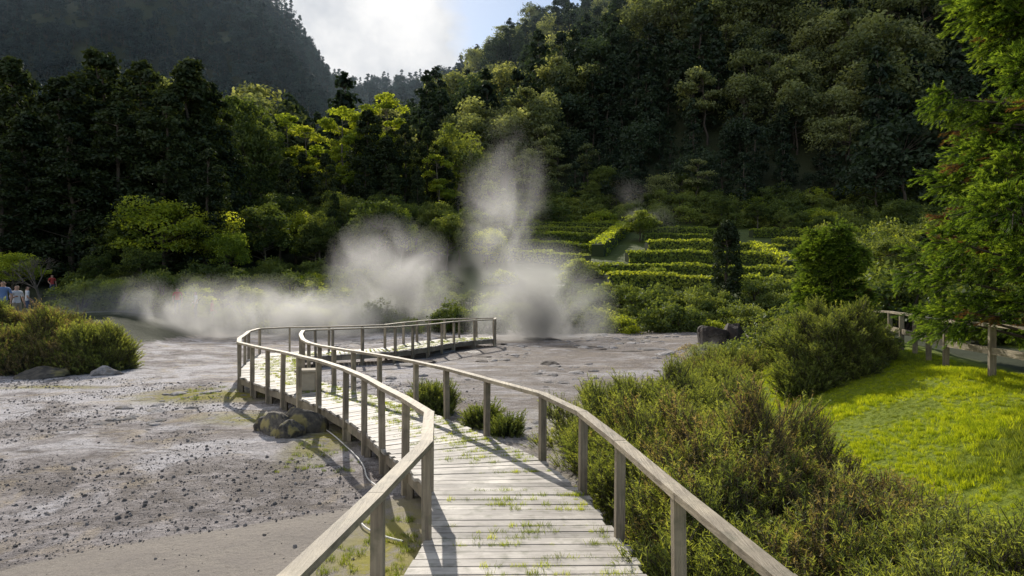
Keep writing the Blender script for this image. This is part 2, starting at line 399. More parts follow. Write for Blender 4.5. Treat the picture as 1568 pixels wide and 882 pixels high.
c=mixc(nt,mapr(nt,noise(nt,P,.9,6,.6,1.),.53,.65,0,.65),c,(.50,.40,.265))
c=mixc(nt,mapr(nt,noise(nt,mapping(nt,P,(.5,1.6,1)),1.1,8,.7,1.5),.55,.62,0,.75),c,(.13,.105,.085))
wn=noise(nt,mapping(nt,P,(.35,1.0,1)),.8,7,.65,1.2)
c=mixc(nt,math_(nt,'MULTIPLY',attr(nt,'warm'),mapr(nt,wn,.38,.58,.25,.92)),c,(.20,.16,.125))
wet=math_(nt,'MULTIPLY',attr(nt,'warm'),mapr(nt,wn,.60,.64))
c=mixc(nt,wet,c,(.10,.088,.08))
c=mixc(nt,mapr(nt,n3,.52,.64,0,.8),c,(.095,.08,.075))
c=mixc(nt,mapr(nt,n5,.54,.66,0,.55),c,(.66,.63,.61))
c=mixc(nt,mapr(nt,n5,.45,.35,0,.6),c,(.09,.078,.07))
sc=mixc(nt,mapr(nt,n5,.3,.7),(.18,.155,.13),(.36,.32,.275));sc=mixc(nt,mapr(nt,n2,.4,.7),sc,(.24,.21,.185))
sc=mixc(nt,mapr(nt,n3,.56,.66,0,.6),sc,(.13,.11,.09))
sm=mapr(nt,math_(nt,'ADD',attr(nt,'sand'),math_(nt,'MULTIPLY',math_(nt,'SUBTRACT',n2,.5),1.2)),.35,.65)
c=mixc(nt,sm,c,sc)
mm=math_(nt,'MULTIPLY',attr(nt,'moss'),mapr(nt,n2,.38,.52),clamp=True)
c=mixc(nt,mm,c,(.28,.25,.035))
vv=mapr(nt,math_(nt,'ADD',attr(nt,'veg'),math_(nt,'MULTIPLY',math_(nt,'SUBTRACT',n2,.5),1.2)),.4,.6)
c=mixc(nt,vv,c,mixc(nt,n3,(.022,.028,.012),(.05,.06,.024)))
c=mixc(nt,attr(nt,'terrace'),c,mixc(nt,n2,(.05,.07,.018),(.11,.14,.03)))
vl=mapr(nt,math_(nt,'ADD',attr(nt,'lawn'),math_(nt,'MULTIPLY',math_(nt,'SUBTRACT',n2,.5),.6)),.4,.6)
vl=math_(nt,'MULTIPLY',vl,math_(nt,'SUBTRACT',1.0,attr(nt,'sand'),clamp=True))
c=mixc(nt,vl,c,mixc(nt,mapr(nt,n3,.3,.7),(.14,.20,.015),(.30,.36,.02)))
p=N(nt,'ShaderNodeBsdfPrincipled');L(nt,c,p.inputs['Base Color'])
L(nt,math_(nt,'SUBTRACT',.85,math_(nt,'MULTIPLY',wet,.45)),p.inputs['Roughness'])
p.inputs['Specular IOR Level'].default_value=.25
hh=math_(nt,'ADD',math_(nt,'MULTIPLY',n2,1.0),math_(nt,'MULTIPLY',n3,.55));hh=math_(nt,'ADD',hh,math_(nt,'MULTIPLY',n5,.16))
b=N(nt,'ShaderNodeBump');b.inputs['Strength'].default_value=.9;b.inputs['Distance'].default_value=.12
st=math_(nt,'SUBTRACT',1.0,math_(nt,'MULTIPLY',sm,.6),clamp=True);L(nt,st,b.inputs['Strength'])
L(nt,hh,b.inputs['Height']);L(nt,b.outputs[0],p.inputs['Normal']);L(nt,p.outputs[0],out.inputs[0])
me.materials.append(m);obj('ground',me)

# ---------------------------------------------------------------- rocks
def rockmesh(name,mat,seed,flat=.6,sub=3):
    bm=bmesh.new();bmesh.ops.create_icosphere(bm,subdivisions=sub,radius=1)
    r=np.random.default_rng(seed);pl=[(Vector(r.normal(size=3)).normalized(),r.uniform(.55,.9)) for _ in range(9)]
    for v in bm.verts:
        for n,d in pl:
            k=v.co.dot(n)
            if k>d: v.co-=n*(k-d)
        v.co*=1+.16*float(fbm(v.co.x*2.4+seed,v.co.y*2.4+v.co.z*1.9,seed))*2
        v.co.z*=flat
    me=bpy.data.meshes.new(name);bm.to_mesh(me);bm.free();me.materials.append(mat);return me
CR=protocol('gravel_stones')
for i in range(5): obj('stone_%d'%i,rockmesh('stone_%d'%i,M_rock,i+3,.65,2),coll=CR)
def near_walk(x,y,d=0.25):
    k=np.zeros(len(x),bool)
    for i in range(len(ST)-1):
        a0,b0=map(np.array,ST[i]);a1,b1=map(np.array,ST[i+1])
        for c0,c1 in ((a0,a1),(b0,b1),((a0+b0)/2,(a1+b1)/2)):
            e=c1-c0;t=np.clip(((x-c0[0])*e[0]+(y-c0[1])*e[1])/(e@e),0,1)
            k|=np.hypot(x-c0[0]-t*e[0],y-c0[1]-t*e[1])<(.5+d)
    return k
n=46000;x=U(-15,-.6,n);y=3.5+17*rng.uniform(0,1,n)**1.1
dens=ss(.40,.66,vn(x*.8,y*.8,41)+.3*np.exp(-((y-9.2-.35*(x+4))/1.3)**2))+.05
k=(rng.uniform(0,1,n)<dens)&~near_walk(x,y,0)&~((y<8.6+.576*(x+1.55))&(x>-5.2)&(rng.uniform(0,1,n)<.95))
x,y=x[k],y[k];s=.005+.007*rng.uniform(0,1,len(x))+.028*rng.uniform(0,1,len(x))**10
scatter('gravel',np.stack([x,y,gz(x,y)+s*.1],1),rng.uniform(0,6.28,(len(x),3)),s,rng.integers(0,5,len(x)),CR)
n=3600;x=U(-9,12,n);y=U(13,39,n)
k=(rng.uniform(0,1,n)<ss(.4,.6,vn(x*.5,y*.35,44)))&~near_walk(x,y,.1)&(x<3.4+np.maximum(0,y-14)*.5);x,y=x[k],y[k]
s=.02+.22*rng.uniform(0,1,len(x))**5
scatter('field_rocks',np.stack([x,y,gz(x,y)-s*.1],1),zrot(len(x)),np.stack([s*1.3,s,s*.7],1),rng.integers(0,5,len(x)),CR)
def rock(name,mat,x,y,s,seed,rz=0,flat=.6,dz=0,parent=None):
    return obj(name,rockmesh(name,mat,seed,flat,4),(x,y,g1(x,y)+dz),rot=(0,0,rz),scale=s,parent=parent)
e=empty('rock_pile')
for q in ((-4.35,12.6,.36,21),(-3.95,12.9,.42,22),(-4.0,12.3,.26,23),(-4.65,12.95,.22,25)): rock('rock_part',M_rocky,q[0],q[1],(q[2]*1.1,q[2]*.8,q[2]*1.15),q[3],q[3],.85,.05,e)
rock('boulder',M_rock,-12.6,21.2,(.5,.4,.45),31,.4,.7,0)
rock('boulder',M_rocky,-14.2,20.8,(.9,.5,.5),32,.9,.7,0)
e=empty('earth_bank')
for q in ((8.1,27.6,1.0,41,1.3),(9.1,28.2,1.2,42,1.4)): rock('bank_part',M_rockb,q[0],q[1],(q[2],q[2]*.7,q[4]),q[3],q[3],.9,.1,e)
e=empty('rock_outcrop')
for i in range(34):
    x_=U(-4.5,7);y_=U(22,38);s_=U(.15,.45);rock('outcrop_part',M_rockb if i%3 else M_rock,x_,y_,(s_*2.0,s_,s_*.5),60+i,U(0,3),.6,-.02,e)

# concrete block + cable
bm=bmesh.new();bmesh.ops.create_cube(bm,size=1);bmesh.ops.scale(bm,vec=(.42,.36,.42),verts=bm.verts)
bmesh.ops.bevel(bm,geom=bm.edges[:],offset=.02,segments=2,affect='EDGES')
r=bmesh.ops.create_cube(bm,size=1);bmesh.ops.scale(bm,vec=(.48,.42,.05),verts=r['verts']);bmesh.ops.translate(bm,vec=(0,0,.236),verts=r['verts'])
me=bpy.data.meshes.new('concrete_box');bm.to_mesh(me);bm.free();me.materials.append(M_conc);obj('concrete_box',me,(-4.62,15.35,ZD+.215),rot=(0,0,.2))
cu=bpy.data.curves.new('water_hose','CURVE');cu.dimensions='3D';cu.bevel_depth=.011
cp=[(-4.1,14.7),(-3.85,14.0),(-3.7,13.2),(-3.2,12.3),(-2.85,11.6),(-2.5,10.9),(-2.2,10.2),(-2.05,9.6),(-1.75,9.1),(-1.6,8.5),(-1.85,8.0),(-1.5,7.4),(-1.15,7.2)]
sp=cu.splines.new('NURBS');sp.points.add(len(cp)-1);sp.order_u=3;sp.use_endpoint_u=True
for q,c_ in zip(sp.points,cp): q.co=(c_[0],c_[1],g1(*c_)+.03,1)
cu.materials.append(M_cab);obj('water_hose',cu)

# ---------------------------------------------------------------- distant forest
CH=protocol('hill_trees')
H_=[('a_conifer',M_hill,'conifer',14,3.2,44,1.5,44,.34),('b_conifer',M_hill,'conifer',18,3.6,54,1.5,42,.36),('c_broad',M_hillb,'broad',11,5.0,22,2.3,95,.32),
    ('d_broad',M_hillb,'broad',14,4.6,24,2.2,90,.32),('e_umbrella',M_hillb,'umbrella',15,4.6,30,1.8,60,.32),('f_broad',M_hill,'broad',12,5.2,22,2.4,90,.36)]
for q in H_: obj('hill_'+q[0],tree('hill_'+q[0],*q[1:9],.25,M_bark),coll=CH)
CF=protocol('far_trees')
for q in (('a',M_far,'conifer',15,3.6,34,1.8,30,.5),('b',M_far,'broad',12,5,20,2.6,52,.5),('c',M_far,'conifer',19,3.2,34,1.6,30,.5)):
    obj('far_'+q[0],tree('far_'+q[0],*q[1:9],.25),coll=CF)
def gridpts(y0,y1,s,bmax=.92,bmin=-.92):
    a=[]
    y=y0
    while y<y1:
        xx=np.arange(bmin*y,bmax*y,s);a.append(np.stack([xx+U(-.45*s,.45*s,len(xx)),y+U(-.45*s,.45*s,len(xx))],1));y+=s*.9
    return np.concatenate(a)
P1=np.concatenate([gridpts(104,150,5.0),gridpts(150,230,6.2),gridpts(230,380,8)])
z=gz(P1[:,0],P1[:,1]);farL=(P1[:,0]<-20)&(P1[:,1]>195);B1=P1[:,0]/P1[:,1]
open_=(B1>-.22)&(B1<.5)
k=(z/P1[:,1]<.55)&~farL&~(open_&(P1[:,1]<107))
P1=P1[k];z=z[k];n=len(P1);open_=open_[k]
nn=vn(P1[:,0]/15,P1[:,1]/15,77)+U(-.15,.15,n)
nn=np.where(open_&(P1[:,1]<140),nn+.15,nn)
idx=np.where(nn>.64,rng.choice([2,3,4],n),rng.choice([0,1,5,1,0],n))
s_=np.where(nn>.64,U(.8,1.4,n),U(.5,1.3,n))*np.where(open_,.5+.5*ss(105,160,P1[:,1]),1)
scatter('hillside_forest',np.column_stack([P1,z-.5]),zrot(n),s_,idx,CH)
P2=np.concatenate([gridpts(195,330,6.2,-.02),gridpts(330,660,10,.7)])
z=gz(P2[:,0],P2[:,1]);k=(z/P2[:,1]<.55)&~((P2[:,1]<380)&(P2[:,0]>-20));P2=P2[k];z=z[k];n=len(P2)
scatter('distant_forest',np.column_stack([P2,z-1]),zrot(n),U(.6,1.2,n)*np.where(P2[:,1]>330,1.0,.8),rng.integers(0,3,n),CF)

# ---------------------------------------------------------------- valley trees
TM={}
TM['con']=[tree('cryptomeria_%d'%i,M_conD,'conifer',22,4.6+.5*i,150,1.55,95,.23,.4) for i in range(3)]
TM['com']=[tree('cryptomeria_m%d'%i,M_conM,'conifer',20,4.2,130,1.4,95,.22,.35) for i in range(2)]
TM['umb']=[tree('umbrella_%d'%i,M_lime,'umbrella',19,3.8,60,1.1,120,.20,.28,M_barkl) for i in range(2)]
TM['brd']=[tree('broad_%d'%i,M_brd,'broad',12,4.6,90,1.35,110,.20,.3,M_barkl) for i in range(2)]
TM['lim']=[tree('lime_%d'%i,M_lime,'broad',9,4.6,70,1.3,120,.17,.28) for i in range(2)]
HT={'con':22,'com':20,'umb':19,'brd':12,'lim':9}
NM={'con':'conifer_tree','com':'conifer_tree','umb':'umbrella_tree','brd':'broadleaf_tree','lim':'broadleaf_tree'}
def put(kind,b,d,ztop,wide=1.0,i=None,nm=None):
    x=b*d;z=g1(x,d);h=ztop-z;s=h/HT[kind];me=TM[kind][(i if i is not None else random.randrange(99))%len(TM[kind])]
    return obj(nm or NM[kind],me,(x,d,z-.1),rot=(0,0,U(0,6.28)),scale=(s*wide,s*wide,s))
bp=lambda px:(px-784)/1045.
zt=lambda py,d:2.7+(441-py)/1045.*d
SKx=[-200,0,80,150,250,320,345,400,450,520,590,640,700,760];SKy=[90,90,105,82,88,115,165,180,190,168,160,195,215,250]
hero=[(20,92,60,'con',1.1),(150,80,62,'con',1.15),(215,95,60,'con',1.1),(290,88,63,'con',1.1),(90,120,58,'con',1.1),(325,130,66,'con',1),(250,140,57,'con',1.1),(180,160,56,'con',1.2),(40,170,55,'con',1.2),(110,190,54,'con',1.2),
(365,165,84,'brd',.8),(385,200,80,'brd',.7),(345,190,70,'com',1),(440,178,92,'umb',1),(470,195,88,'umb',1),(525,168,90,'umb',1.0),(590,150,92,'umb',1.0),(560,180,94,'umb',.9),(400,250,72,'com',1),(440,240,76,'con',1),(500,235,80,'con',1),
(620,190,88,'con',.9),(655,195,90,'con',.9),(560,240,80,'con',.9),(600,250,78,'con',1.0),(640,260,80,'con',.9),(700,205,96,'brd',.9),(680,225,90,'con',.8),(730,240,104,'com',.8),(320,230,56,'con',1.1),(0,230,52,'con',1.2),
(780,275,118,'com',.8),(830,280,116,'com',.9),(740,310,98,'com',.8),
(250,312,54,'lim',1.1),(190,335,54,'brd',1.1),(320,330,56,'lim',1.0),(345,360,54,'lim',.9),(215,380,50,'brd',1.3),(150,390,50,'brd',1.2),
(512,295,64,'com',.85),(490,330,62,'brd',.9),(540,345,62,'brd',.8),(615,325,62,'lim',.5),
(20,388,46,'lim',1.2),(925,258,110,'brd',1.1),(905,280,108,'brd',.9),(1045,265,112,'brd',.9),(1070,275,110,'brd',1.1),(1105,305,100,'brd',1.2),(1160,310,98,'brd',1.2),(1210,330,92,'brd',1.2),(1140,200,135,'brd',.8),(1180,185,138,'com',1.2),
(1260,330,85,'brd',1.2),(1320,300,90,'com',1.3),(1380,310,80,'brd',1.2),(1440,330,70,'brd',1.4),(1310,370,60,'brd',1.2),(1360,365,55,'brd',1.3),(1250,395,58,'brd',1.0),(1420,350,58,'con',1.5),(1500,340,60,'con',1.5)]
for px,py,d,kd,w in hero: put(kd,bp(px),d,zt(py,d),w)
CT=protocol('valley_trees')
i=0
for kd in ('con','com','umb'):
    for me_ in TM[kd][:2]: obj('v%d_%s'%(i,kd),me_,coll=CT);i+=1
pf=gridpts(64,100,6,-.04,-.95);px=784+1045*pf[:,0]/pf[:,1]
pf=pf[(px<345)|(pf[:,1]>82)];px=784+1045*pf[:,0]/pf[:,1]
hz=np.minimum(2.7+(441-np.interp(px,SKx,SKy))/1045*pf[:,1],2.7+26+0*px)-gz(pf[:,0],pf[:,1])
n=len(pf);sc_=hz/21*U(.68,.96,n);idx=np.where(px<350,rng.integers(0,2,n),rng.choice([0,1,2,3,4,5],n))
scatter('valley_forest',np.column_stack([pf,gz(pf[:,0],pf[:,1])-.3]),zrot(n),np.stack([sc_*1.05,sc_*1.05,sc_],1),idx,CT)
obj_th=gridpts(62,84,4.5,-.05,-.42)
CU=protocol('thicket_trees')
for i,kd in enumerate(('brd','brd','lim')): obj('t%d'%i,TM[kd][i%2],coll=CU)
n=len(obj_th);scatter('valley_thicket',np.column_stack([obj_th,gz(obj_th[:,0],obj_th[:,1])-.3]),zrot(n),U(.32,.58,n),rng.integers(0,3,n),CU)

yw=tree('yew',M_yew,'column',5.2,.95,120,.35,90,.09,.15)
obj('yew_tree',yw,(bp(1113)*50,50,g1(bp(1113)*50,50)+.6),scale=(1,1,1.0))

# shrubs
CS=protocol('shrubs')
obj('s0',tree('s0',M_shr,'shrub',1.6,1.3,40,.42,75,.075),coll=CS)
obj('s1',tree('s1',M_brd,'shrub',2.0,1.3,44,.45,75,.08),coll=CS)
obj('s2',tree('s2',M_hea,'shrub',1.3,1.2,40,.38,85,.06),coll=CS)
obj('s3',tree('s3',M_lime,'shrub',1.4,1.2,36,.4,75,.075),coll=CS)
obj('s4',tree('s4',M_heb,'shrub',1.2,1.2,36,.38,85,.06),coll=CS)
def shr(name,pts,s0,s1,ids):
    n=len(pts);scatter(name,np.column_stack([pts,gz(pts[:,0],pts[:,1])-.1]),zrot(n),U(s0,s1,n),rng.choice(ids,n),CS)
a=gridpts(41,60,1.9,.55,-.62);keep=~((a[:,1]>50)&(a[:,0]>-.09*a[:,1])&(a[:,0]<.44*a[:,1])&(rng.uniform(0,1,len(a))<.85))
shr('valley_shrubbery',a[keep],.6,1.2,[0,1,1,2,3])
a=gridpts(64,112,3.0,.75,-.1);keep=(a[:,0]>.45*a[:,1])|(a[:,1]>98)
shr('slope_shrubbery',a[keep],1.1,2.1,[0,1,1,2,3])
a=gridpts(24,41,1.5,.8,.2);xs_=3.6+np.maximum(0,a[:,1]-14)*.42
keep=(a[:,0]>xs_+1)&~((a[:,1]<29)&(a[:,0]<9.6)&(a[:,0]>5));shr('bank_shrubbery',a[keep],.5,1.05,[0,1,2,3,4,2])
a=gridpts(19,24,1.2,.8,.36);keep=a[:,0]<10;shr('bank_shrubbery.001',a[keep],.4,.8,[0,2,4,3])
a=np.array([(7.0,26.6),(7.2,25.4),(9.9,26.6),(9.6,25.2),(10.4,27.5)]);shr('bank_shrubbery.002',a,.35,.6,[0,2,4])
a=np.column_stack([U(12.5,17,26),U(13,30,26)]);shr('path_hedge',a,.9,1.3,[0,1])

# terraced hedges
def hedge(name,pts,w,h,mat=M_hedge,ls=.15,den=130):
    mb=MB()
    P=[];
    for a,b in zip(pts[:-1],pts[1:]):
        a=np.array(a);b=np.array(b);k=max(1,int(np.linalg.norm(b-a)/1.2))
        for j in range(k): P.append(a+(b-a)*j/k)
    P.append(np.array(pts[-1]))
    for a,b in zip(P[:-1],P[1:]):
        za,zb=g1(*a),g1(*b);hh_=h*U(.9,1.12)
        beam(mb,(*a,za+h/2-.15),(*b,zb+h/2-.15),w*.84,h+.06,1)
        ln=np.linalg.norm(b-a);n=int(ln*den);t=U(-.05,1.05,n)[:,None]
        d=(b-a)/ln;s=np.array([-d[1],d[0]])
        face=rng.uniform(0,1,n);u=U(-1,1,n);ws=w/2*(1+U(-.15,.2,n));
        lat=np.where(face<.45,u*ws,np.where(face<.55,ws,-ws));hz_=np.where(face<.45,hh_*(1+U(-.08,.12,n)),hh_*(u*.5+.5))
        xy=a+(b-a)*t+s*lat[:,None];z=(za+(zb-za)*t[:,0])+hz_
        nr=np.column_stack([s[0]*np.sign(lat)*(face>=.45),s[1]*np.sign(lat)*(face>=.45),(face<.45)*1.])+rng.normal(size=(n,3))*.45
        leaves(mb,np.column_stack([xy,z]),nr,U(.6,1.3,n)*ls,0,np.clip(U(.1,.9,n)+.25*(face<.45),0,1))  # top leaves coloured lighter, standing in for sun on the hedge tops
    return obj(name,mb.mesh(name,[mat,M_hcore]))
def arc(px0,px1,d0,d1,bow=0,k=7):
    r=[]
    for i in range(k):
        t=i/(k-1);d=d0+(d1-d0)*t+bow*math.sin(math.pi*t);r.append((bp(px0+(px1-px0)*t)*d,d))
    return r
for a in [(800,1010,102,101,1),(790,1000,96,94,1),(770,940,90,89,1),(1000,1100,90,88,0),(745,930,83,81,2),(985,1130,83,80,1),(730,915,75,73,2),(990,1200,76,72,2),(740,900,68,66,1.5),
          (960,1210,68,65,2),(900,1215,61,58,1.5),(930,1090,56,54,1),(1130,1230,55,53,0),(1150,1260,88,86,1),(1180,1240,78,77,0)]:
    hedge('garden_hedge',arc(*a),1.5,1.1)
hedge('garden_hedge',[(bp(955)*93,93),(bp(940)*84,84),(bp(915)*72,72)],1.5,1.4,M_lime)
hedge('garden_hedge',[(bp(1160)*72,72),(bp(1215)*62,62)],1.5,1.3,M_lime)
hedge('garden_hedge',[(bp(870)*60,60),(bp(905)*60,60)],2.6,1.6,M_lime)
tb=tree('topiary',M_hedge,'broad',3.6,2.0,60,.6,80,.13,.1)
obj('topiary_ball',tb,(bp(980)*84,84,g1(bp(980)*84,84)-.2));obj('topiary_ball',tb,(bp(885)*58,58,g1(bp(885)*58,58)-1.2),scale=(.8,.8,.8))
obj('topiary_ball',tb,(bp(1010)*57,57,g1(bp(1010)*57,57)-1.4),scale=(.6,.6,.7))

# ---------------------------------------------------------------- close foliage prototypes
def sprig(name,mat,h=.3,shoots=6,nn=30,ln=.035,w=.007):
    mb=MB()
    for s in range(shoots):
        d=unit(np.array([U(-.5,.5),U(-.5,.5),1.0]));L_=h*U(.6,1.1);o=np.array([U(-.03,.03),U(-.03,.03),0])
        t=np.sort(U(.1,1,nn))[:,None];base=o+d*L_*t+np.array([0,0,1])*.1*h*t**2
        nd=rdir(nn)*.9+d*.8
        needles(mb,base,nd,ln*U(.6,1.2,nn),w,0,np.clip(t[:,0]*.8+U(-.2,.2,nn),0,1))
        tube(mb,o,o+d*L_,.004,.002,4,1)
    return mb.mesh(name,[mat,M_bark])
CB=protocol('heather_sprigs')
for i in range(3): obj('h%d'%i,sprig('h%d'%i,M_hea),coll=CB)
for i in range(3,5): obj('h%d'%i,sprig('h%d'%i,M_heb,.28,6,30,.03,.006),coll=CB)
obj('h5',sprig('h5',M_shr,.3,6,26,.045,.012),coll=CB)
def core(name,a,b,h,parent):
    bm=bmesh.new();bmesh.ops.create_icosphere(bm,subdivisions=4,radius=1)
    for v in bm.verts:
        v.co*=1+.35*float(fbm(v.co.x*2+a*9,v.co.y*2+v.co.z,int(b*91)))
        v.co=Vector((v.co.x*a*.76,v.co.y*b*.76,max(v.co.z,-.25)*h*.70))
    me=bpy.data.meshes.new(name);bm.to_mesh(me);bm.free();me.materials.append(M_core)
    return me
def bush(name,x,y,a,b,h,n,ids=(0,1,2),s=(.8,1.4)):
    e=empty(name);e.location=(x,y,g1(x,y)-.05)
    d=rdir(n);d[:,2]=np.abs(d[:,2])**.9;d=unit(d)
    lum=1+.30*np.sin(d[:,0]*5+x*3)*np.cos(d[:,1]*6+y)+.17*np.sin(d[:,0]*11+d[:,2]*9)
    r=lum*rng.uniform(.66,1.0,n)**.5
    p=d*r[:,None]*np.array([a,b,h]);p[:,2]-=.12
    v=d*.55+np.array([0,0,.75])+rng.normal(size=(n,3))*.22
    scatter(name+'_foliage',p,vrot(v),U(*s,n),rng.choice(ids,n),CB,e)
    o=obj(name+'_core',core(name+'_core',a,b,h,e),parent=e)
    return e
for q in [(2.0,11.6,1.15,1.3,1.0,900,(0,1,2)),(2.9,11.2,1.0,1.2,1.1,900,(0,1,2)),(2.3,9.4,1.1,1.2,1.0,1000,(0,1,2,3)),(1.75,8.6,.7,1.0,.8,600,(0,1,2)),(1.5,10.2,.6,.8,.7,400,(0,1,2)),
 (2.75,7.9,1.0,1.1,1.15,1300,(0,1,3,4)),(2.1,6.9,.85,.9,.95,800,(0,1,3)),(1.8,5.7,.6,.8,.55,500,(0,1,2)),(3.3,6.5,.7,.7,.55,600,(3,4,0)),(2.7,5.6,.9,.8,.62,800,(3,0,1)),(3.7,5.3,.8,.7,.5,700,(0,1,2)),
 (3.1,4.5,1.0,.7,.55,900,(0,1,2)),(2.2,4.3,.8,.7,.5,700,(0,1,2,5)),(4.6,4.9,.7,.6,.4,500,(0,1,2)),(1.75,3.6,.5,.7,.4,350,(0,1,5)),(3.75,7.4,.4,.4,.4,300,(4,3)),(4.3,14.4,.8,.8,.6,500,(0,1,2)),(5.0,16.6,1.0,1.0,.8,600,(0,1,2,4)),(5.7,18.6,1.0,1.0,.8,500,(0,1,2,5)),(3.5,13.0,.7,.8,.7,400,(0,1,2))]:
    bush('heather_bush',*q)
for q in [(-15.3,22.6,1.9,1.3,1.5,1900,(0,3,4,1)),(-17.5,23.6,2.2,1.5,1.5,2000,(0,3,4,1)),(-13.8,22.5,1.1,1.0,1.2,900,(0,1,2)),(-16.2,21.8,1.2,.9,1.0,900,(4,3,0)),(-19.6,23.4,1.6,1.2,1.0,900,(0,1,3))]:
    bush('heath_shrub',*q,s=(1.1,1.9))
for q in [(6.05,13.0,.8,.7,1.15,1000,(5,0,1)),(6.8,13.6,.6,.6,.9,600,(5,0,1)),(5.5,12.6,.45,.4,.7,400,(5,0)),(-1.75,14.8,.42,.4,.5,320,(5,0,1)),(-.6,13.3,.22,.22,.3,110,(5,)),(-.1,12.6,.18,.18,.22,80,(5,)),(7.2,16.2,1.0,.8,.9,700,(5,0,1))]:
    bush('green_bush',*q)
def spray(name,mat,L_=.46):
    mb=MB()
    for s in range(7):
        a=U(-1,1);d0=unit(np.array([math.sin(a*1.1),U(-.35,.35),.9*math.cos(a)]))
        n=26;t=np.linspace(.08,1,n)[:,None];l=L_*U(.6,1.05)
        base=d0*l*t+np.array([0,0,-.30*l])*t**2
        nd=rdir(n)*.7+d0*1.0+np.array([0,0,.2])
        needles(mb,base,nd,U(.03,.065,n),.011,0,np.clip(t[:,0]**1.5*.95+U(-.2,.12,n),0,1))
        needles(mb,base,rdir(n)*.7+d0,U(.03,.05,n),.011,0,np.clip(t[:,0]**1.5*.75+U(-.2,.12,n),0,1))
    tube(mb,(0,0,0),(0,0,L_*.5),.006,.003,4,1)
    return mb.mesh(name,[mat,M_bark])
CC=protocol('cryptomeria_sprays')
for i in range(4): obj('k%d'%i,spray('k%d'%i,M_crypt if i<3 else M_crbr),coll=CC)
def crypt(name,x,y,H,R,z0,nc,ns,sc,tr,brown=1.0):
    e=empty(name);z=g1(x,y);e.location=(x,y,z)
    u=rng.uniform(0,1,nc);h=z0+(H-z0)*u**1.1;t=(h-z0)/(H-z0)
    env=R*np.clip((1-t)**.6,.05,1)*(1-.25*(t<.08));ang=np.arange(nc)*2.399;r=env*rng.uniform(.5,1,nc)*(1+.12*np.sin(h*4+ang))
    C=np.stack([r*np.cos(ang),r*np.sin(ang),h-.12*r],1);rc=sc*(.28+.26*(1-t))*U(.7,1.25,nc)
    d=rdir(nc*ns).reshape(nc,ns,3);out_=C*np.array([1,1,0]);out_=unit(out_)[:,None,:]
    P_=(C[:,None,:]+d*rc[:,None,None]*rng.uniform(.3,1,(nc,ns,1))*np.array([1,1,.6])).reshape(-1,3)
    v=(d*.6+out_*.8+np.array([0,0,.1])).reshape(-1,3);v[:,2]-=rng.uniform(0,.7,len(v))*(rng.uniform(0,1,len(v))<.6)
    inner=np.repeat(r/env<.72,ns)
    br=(np.repeat(rng.uniform(0,1,nc)<.08,ns)|(inner&(rng.uniform(0,1,nc*ns)<.28)))&(rng.uniform(0,1,nc*ns)<.7*brown)
    scatter(name+'_foliage',P_,vrot(v),U(.7,1.2,len(P_))*min(sc,1.0),np.where(br,3,rng.integers(0,3,len(P_))),CC,e)
    mb=MB();prev=np.array([0,0,-.5]);k=8
    for i in range(1,k+1):
        p=np.array([U(-.05,.05),U(-.05,.05),H*.97*i/k]);tube(mb,prev,p,tr*(1-(i-1)/k*.9),tr*(1-i/k*.9),10,0);prev=p
    for c_ in C: tube(mb,(0,0,max(.3,c_[2]-.25*np.hypot(c_[0],c_[1]))),c_,tr*.16,.012,5,0)
    obj(name+'_trunk',mb.mesh(name+'_trunk',[M_bark]),parent=e)
crypt('cryptomeria_tree',8.4,9.9,9.4,2.5,.95,200,21,1.15,.22,.8)
crypt('cryptomeria_tree',7.5,16.0,3.1,1.15,.15,80,22,.8,.08,.05)
fe=empty('wooden_fence')
railing('fence_rails',[(7.2,8),(7.45,10.6),(7.75,12.2),(8.5,14.4),(9.2,16.6),(9.9,19.5)],h=.85,parent=fe,mid=True,gfn=g1,maxs=2.2,w=.09)

# grass
CG=protocol('grass_tufts')
def tuft(name,n,h,mat):
    mb=MB();b=np.column_stack([U(-.05,.05,n),U(-.05,.05,n),np.zeros(n)])
    d=np.column_stack([U(-.6,.6,n),U(-.6,.6,n),np.ones(n)]);needles(mb,b,d,U(.5,1,n)*h,.007,0,U(.1,1,n));return mb.mesh(name,[mat])
for i in range(3): obj('g%d'%i,tuft('g%d'%i,34,.09,M_gra),coll=CG)
for i in range(3,5): obj('g%d'%i,tuft('g%d'%i,22,.09,M_gra2),coll=CG)
n=30000;x=U(2.2,9,n);y=3.5+16*rng.uniform(0,1,n)
k=(lawnmask(x,y)>.35)&(x<fx(y)+.25)&(x<.85*y+1);x,y=x[k],y[k]
s=(.35+1.1*vn(x*1.2,y*1.2,9)**2)*U(.6,1.2,len(x))
scatter('lawn_grass',np.column_stack([x,y,gz(x,y)-.005]),zrot(len(x)),s,np.where(vn(x*.9,y*.9,19)+U(-.15,.15,len(x))>.62,rng.integers(3,5,len(x)),rng.integers(0,3,len(x))),CG)
cr_=np.array(cracks);s=.35+.6*rng.uniform(0,1,len(cr_))**2
scatter('boardwalk_grass',cr_,zrot(len(cr_)),s,rng.integers(1,5,len(cr_)),CG)
x=np.concatenate([U(-1.9,-.85,260),U(-3.6,-1.6,250),U(.9,1.5,350),U(-1.4,1.4,200),U(-8.5,-6,80)]);y=np.concatenate([U(5.2,8,260),U(10,13.5,250),U(4,9,350),U(10,14,200),U(16.5,18.5,80)])
k=(vn(x*3,y*3,5)>.5)&~near_walk(x,y,-.42);x,y=x[k],y[k]
scatter('verge_grass',np.column_stack([x,y,gz(x,y)]),zrot(len(x)),U(.4,1.0,len(x)),rng.integers(3,5,len(x)),CG)

